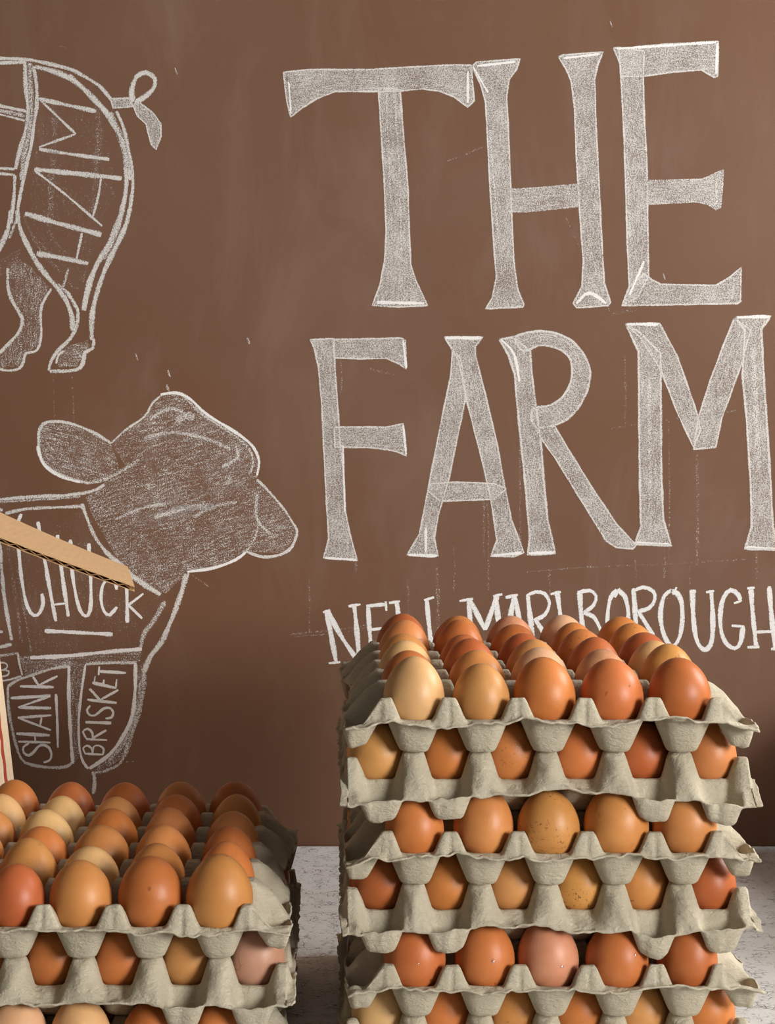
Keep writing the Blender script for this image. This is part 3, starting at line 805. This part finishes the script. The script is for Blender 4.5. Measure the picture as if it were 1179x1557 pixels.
ORD = ['', 'first', 'second', 'third', 'fourth', 'fifth', 'sixth']
erng = random.Random(77)
def put_egg(x, y, z, key, label, group, var=None, size=1.0):
    var = erng.randrange(4) if var is None else var
    o = bpy.data.objects.new('egg', get_egg(key, var))
    link(o)
    sc = erng.uniform(0.975, 1.025) * size
    o.scale = (sc, sc, sc * erng.uniform(0.98, 1.03))
    o.location = (x + erng.uniform(-.0008, .0008), y + erng.uniform(-.0008, .0008), z - 0.0125)
    o.rotation_euler = (math.radians(erng.uniform(-4, 4)), math.radians(erng.uniform(-4, 4)), erng.uniform(0, 6.28))
    tag(o, label, 'egg', group)
    return o

KEYS = ['orange', 'light', 'brown', 'orange', 'tan', 'red', 'light', 'dots']

def stack(cx, cy, ntray, step, zbase, stackname, count_from, trays, seed, count_right):
    """trays: list from the TOP: dict(type=5 or 6 across the front, front=[...], full=[columns]...)"""
    placed = []
    for ti, td in enumerate(trays):
        level = ntray - 1 - ti
        rim = zbase + CUP + THICK + 0.0003 + level * step
        o = bpy.data.objects.new('egg_tray', bpy.data.meshes.new('egg_tray'))
        link(o)
        ox, oy, rz = td.get('off', (0, 0, 0))
        o.location = (cx + ox, cy + oy, rim)
        o.rotation_euler = (0, 0, math.radians(rz + (0 if td['type'] == 5 else 90)))
        eggs_here = []
        placed.append((o, eggs_here, seed + ti * 20, td.get('droop')))
        where = ('topmost of the %s' if ti == 0 else 'bottom tray of the %s' if ti == ntray - 1 else ORD[ti + 1] + ' from the top in the %s') % stackname
        tag(o, 'grey moulded pulp egg tray, ' + where, 'egg tray', 'egg trays in the ' + stackname)
        nx, ny = (5, 6) if td['type'] == 5 else (6, 5)
        Rm = Matrix.Rotation(math.radians(rz), 3, 'Z')
        for i in range(nx):
            for j in range(ny):
                if 'full' in td: key = td['full'][i][j]
                elif j == 0: key = td['front'][i]
                elif i in (0, nx - 1) or j == 1 or j == ny - 1: key = KEYS[(i * 3 + j * 5 + ti * 7) % len(KEYS)]
                else: continue
                lx = (i - (nx - 1) / 2) * PITCH; ly = (j - (ny - 1) / 2) * PITCH
                v = Rm @ Vector((lx, ly, 0))
                row = ny - j
                colr = (nx - i) if count_right else (i + 1)
                tr = 'top tray' if ti == 0 else 'bottom tray' if ti == ntray - 1 else ORD[ti + 1] + ' tray'
                label = '%s egg, %s\'s %s, %s row from chalkboard, %s from %s' % (EGGC[key][0], stackname, tr, ORD[row], ORD[colr], count_from)
                eggs_here.append(put_egg(cx + ox + v.x, cy + oy + v.y, rim, key, label, 'eggs in the ' + stackname, td.get('var', {}).get((i, j)), td.get('size', {}).get((i, j), 1.0)))

    for n_t, (o, eggs_here, sd, dr) in enumerate(placed):
        inv = o.matrix_basis.inverted()
        def trees(lst):
            out = []
            for e_ in lst:
                m_ = inv @ e_.matrix_basis
                vv = [m_ @ v_.co for v_ in e_.data.vertices]
                cen = sum(vv, Vector()) / len(vv)
                out.append(((cen.x, cen.y), BVHTree.FromPolygons(vv, [tuple(p_.vertices) for p_ in e_.data.polygons]), e_))
            return out
        o.data = tray_mesh('egg_tray', sd, dr, trees(eggs_here), trees(placed[n_t + 1][1]) if n_t + 1 < len(placed) else ())

# tall stack
def droop2(P_, Q_, s, t):   # second tray: its wide flange (towards the room) has sagged at both ends and lifted in the middle
    fr = (P_ < -0.12)
    return np.where(fr, s * (-0.004 + 0.007 * np.exp(-((Q_ + 0.005) / 0.05) ** 2) - 0.004 * clamp((-Q_ - 0.09) / 0.05) - 0.003 * clamp((Q_ - 0.09) / 0.05)), 0)
def droop4(P_, Q_, s, t):
    return np.where(P_ < -0.12, s * (-0.003 + 0.003 * np.sin(Q_ * 30)), 0)

T1 = [['cream', 'brown', 'cream', 'light', 'light', 'brown'],
      ['tan', 'light', 'red', 'brown', 'brown', 'orange'],
      ['orange', 'palepink', 'tan', 'red', 'brown', 'pink'],
      ['orange', 'pink', 'brown', 'dots', 'orange', 'palepink'],
      ['red', 'speck', 'cream', 'red', 'dots', 'orange']]
stack(0.1635, 1.352, 6, STEP, 0.0, 'tall stack', 'short stack', [
    dict(type=5, full=T1, var={(0, 0): 2, (1, 0): 3, (2, 0): 0, (3, 0): 1, (4, 0): 1}, size={(1, 0): 0.97, (3, 0): 1.02, (0, 1): 0.985, (0, 2): 0.985}),
    dict(type=6, front=['tan', 'orange', 'dots', 'orange', 'brown', 'light'], droop=droop2),
    dict(type=5, front=['orange', 'light', 'speck', 'light', 'light'], off=(0.001, 0, 0), size={(0, 0): 0.97, (3, 0): 1.06, (4, 0): 1.04, (2, 0): 1.0}),
    dict(type=6, front=['red', 'orange', 'tan', 'speck', 'light', 'red'], droop=droop4),
    dict(type=5, front=['orange', 'orange', 'pink', 'orange', 'brown'], off=(0.002, 0, 0)),
    dict(type=6, front=['cream', 'orange', 'light', 'orange', 'tan', 'orange']),
], 100, False)

# short stack
L1 = [['orange', 'orange', 'light', 'light', 'cream', 'orange'],
      ['red', 'speck', 'orange', 'cream', 'cream', 'orange'],
      ['light', 'cream', 'light', 'brown', 'tan', 'brown'],
      ['orange', 'light', 'light', 'light', 'dots', 'light'],
      ['light', 'orange', 'brown', 'light', 'light', 'brown']]
stack(-0.1800, 1.326, 3, 0.0505, 0.0, 'short stack', 'tall stack', [
    dict(type=5, full=L1, var={(4, 0): 2, (3, 0): 1, (2, 0): 0}, size={(4, 0): 1.07, (4, 5): 1.04, (3, 0): 1.03}),
    dict(type=6, front=['orange', 'light', 'orange', 'orange', 'tan', 'crack']),
    dict(type=5, front=['orange', 'palepink', 'cream', 'brown', 'orange']),
], 400, True)

# ------------------------------------------------------------------ cardboard box with an open flap
BX = bpy.data.objects.new('cardboard_box', None); link(BX)
BX.location = (-0.54, 1.64, 0)
tag(BX, 'brown cardboard box with an open side flap, standing behind the short egg stack', 'box')
def prism(name, quad, y0, y1, material, parent):
    bm = bmesh.new()
    f0 = [bm.verts.new((x, y0, z)) for x, z in quad]; f1 = [bm.verts.new((x, y1, z)) for x, z in quad]
    bm.faces.new(f0); bm.faces.new(f1[::-1])
    n = len(quad)
    for i in range(n): bm.faces.new((f0[i], f1[i], f1[(i + 1) % n], f0[(i + 1) % n]))
    bmesh.ops.recalc_face_normals(bm, faces=bm.faces)
    o = obj_from_bm(name, bm, material, parent)
    o.matrix_parent_inverse = Matrix.Translation(-Vector(parent.location))
    return o
Y0, Y1, TH, ZT = 1.535, 1.745, 0.005, 0.408
prism('side_panel', [(-0.3228, 0.001), (-0.3700, ZT), (-0.3750, ZT), (-0.3278, 0.001)], Y0, Y1, M['card'], BX)
prism('side_panel', [(-0.760, 0.001), (-0.730, ZT), (-0.725, ZT), (-0.755, 0.001)], Y0, Y1, M['card'], BX)
prism('front_panel', [(-0.3279, 0.001), (-0.3751, ZT), (-0.7249, ZT), (-0.7549, 0.001)], Y0, Y0 + TH, M['card'], BX)
prism('back_panel', [(-0.3279, 0.001), (-0.3751, ZT), (-0.7249, ZT), (-0.7549, 0.001)], Y1 - TH, Y1, M['card'], BX)
# pale printed border with a red line along the far corner of the side panel
def side_strip(name, pts, d, material):
    bm = bmesh.new()
    X = lambda z: -0.3228 - 0.0472 * (z - 0.001) / (ZT - 0.001) + d
    vv = [bm.verts.new((X(z), y, z)) for y, z in pts]
    f = bm.faces.new(vv)
    r = bmesh.ops.extrude_face_region(bm, geom=[f])
    for v in r['geom']:
        if isinstance(v, bmesh.types.BMVert): v.co.x += 0.0003
    bmesh.ops.recalc_face_normals(bm, faces=bm.faces)
    o = obj_from_bm(name, bm, material, BX)
    o.matrix_parent_inverse = Matrix.Translation(-Vector(BX.location))
    return o
side_strip('pale_border', [(1.664, 0.003), (1.7445, 0.003), (1.7445, 0.404), (1.664, 0.404)], 0.0001, M['card_pale'])['label'] = 'pale printed border strip'
zz = [0.004 + 0.395 * i / 60 for i in range(61)]
wv = [0.0022 * math.sin(i * 1.7) for i in range(61)]
side_strip('red_line', [(1.700 + w_, z_) for z_, w_ in zip(zz, wv)] + [(1.712 + w_ * 0.6, z_) for z_, w_ in zip(zz[::-1], wv[::-1])], 0.0005, M['red'])['label'] = 'thin red printed line'
# flap: two liners with a wavy flute between, sloping down to the right
FN = [(-0.3690, 0.4072), (-0.1797, 0.3351)]       # near edge, hinge -> tip
yn, yf = 1.520, 1.712
far_tip = (-0.2096, 0.3350); far_h = (-0.3690, 0.4040)
fl_e = bpy.data.objects.new('flap', None)
def flap_sheet(name, o0, o1, material, wavy=False, parent=None):
    bm = bmesh.new(); n = 60 if wavy else 24
    rows = []
    rr = random.Random(3)
    for i in range(n + 1):
        t = i / n
        jag = 0.0 if wavy else rr.uniform(-.0009, .0009)
        sag = -0.002 * math.sin(t * math.pi)
        nx_, nz_ = FN[0][0] + (FN[1][0] - FN[0][0]) * t, FN[0][1] + (FN[1][1] - FN[0][1]) * t + sag
        fx_, fz_ = far_h[0] + (far_tip[0] - far_h[0]) * t, far_h[1] + (far_tip[1] - far_h[1]) * t + sag
        w_ = (0.0013 * math.sin(t * n * 1.571)) if wavy else 0
        rows.append([bm.verts.new((nx_, yn + jag, nz_ + o0 + w_)), bm.verts.new((nx_, yn + jag, nz_ + o1 + w_)), bm.verts.new((fx_, yf, fz_ + o1 + w_)), bm.verts.new((fx_, yf, fz_ + o0 + w_))])
    for r0, r1 in zip(rows[:-1], rows[1:]):
        for k_ in range(4):
            bm.faces.new((r0[k_], r1[k_], r1[(k_ + 1) % 4], r0[(k_ + 1) % 4]))
    bm.faces.new(rows[0]); bm.faces.new(rows[-1][::-1])
    bmesh.ops.recalc_face_normals(bm, faces=bm.faces)
    return obj_from_bm(name, bm, material, parent)
flap = flap_sheet('flap', 0.0, 0.0007, M['card'])
flap.parent = BX; flap.matrix_parent_inverse = Matrix.Translation(-Vector(BX.location))
for nm, o0, o1, mt, wv_ in (('liner', -0.0042, -0.0035, M['card'], False), ('fluting', -0.0021, -0.0014, M['card_edge'], True)):
    s_ = flap_sheet(nm, o0, o1, mt, wv_); s_.parent = flap
bpy.data.objects.remove(fl_e)

# a closed carton beyond the tall stack, unseen, added to shade table and wall
CB = bpy.data.objects.new('shade_carton', None); link(CB); CB.location = (0.80, 1.64, 0)
tag(CB, 'closed low cardboard carton added unseen beyond the tall egg stack to shade wall and table', 'shade_carton')
for nm, bx in (('body', (0.61, 0.99, 1.45, 1.84, 0.001, 0.195)), ('lid_flap', (0.611, 0.7995, 1.451, 1.839, 0.1955, 0.200)), ('lid_flap', (0.8005, 0.989, 1.451, 1.839, 0.1955, 0.200))):
    part_box(nm, CB, M['card'], *bx, bevel=0.002)
part_box('tape', CB, M['card_pale'], 0.775, 0.825, 1.455, 1.835, 0.2003, 0.2007, bevel=0)

# water drops on three eggs of the fifth tray
k = NT('clear_water')
gl = k.n('ShaderNodeBsdfGlossy'); gl.inputs['Roughness'].default_value = 0.12
k.l(k.mix(k.noise(k.coord(), 50), (1, 1, 1, 1), (0.95, 0.97, 1, 1)), gl.inputs['Color'])
tr_ = k.n('ShaderNodeBsdfTransparent'); mx_ = k.n('ShaderNodeMixShader'); mx_.inputs[0].default_value = 0.3
k.l(tr_.outputs[0], mx_.inputs[1]); k.l(gl.outputs[0], mx_.inputs[2]); k.l(mx_.outputs[0], k.out.inputs['Surface'])
bpy.context.view_layer.update()
def droplet(px_, py_, r):
    d = Vector(((px_ - PX) / F_PX, 1, -(py_ - PY) / F_PX)).normalized(); org = Vector((0, 0, CAM_Z))
    best = None
    for o in bpy.data.objects:
        if o.name.split('.')[0] != 'egg': continue
        inv = o.matrix_world.inverted()
        hit = o.ray_cast(inv @ org, (inv.to_3x3() @ d).normalized())
        if hit[0]:
            w = o.matrix_world @ hit[1]
            if best is None or (w - org).length < (best[1] - org).length: best = (o, w, (o.matrix_world.to_3x3() @ hit[2]).normalized())
    if not best: return
    o, w, n_ = best
    bm = bmesh.new(); bmesh.ops.create_uvsphere(bm, u_segments=12, v_segments=8, radius=1)
    rot = n_.to_track_quat('Z', 'Y').to_matrix().to_4x4()
    T = Matrix.Translation(w) @ rot @ Matrix.Diagonal((r, r * 0.8, r * 0.45, 1))
    bmesh.ops.transform(bm, matrix=o.matrix_world.inverted() @ T, verts=bm.verts)
    obj_from_bm('water_drop', bm, k.m, o, smooth=True)['label'] = 'clear water drop'
droplet(750, 1462, 0.0021); droplet(855, 1470, 0.0017); droplet(967, 1452, 0.0015); droplet(636, 1465, 0.0012)
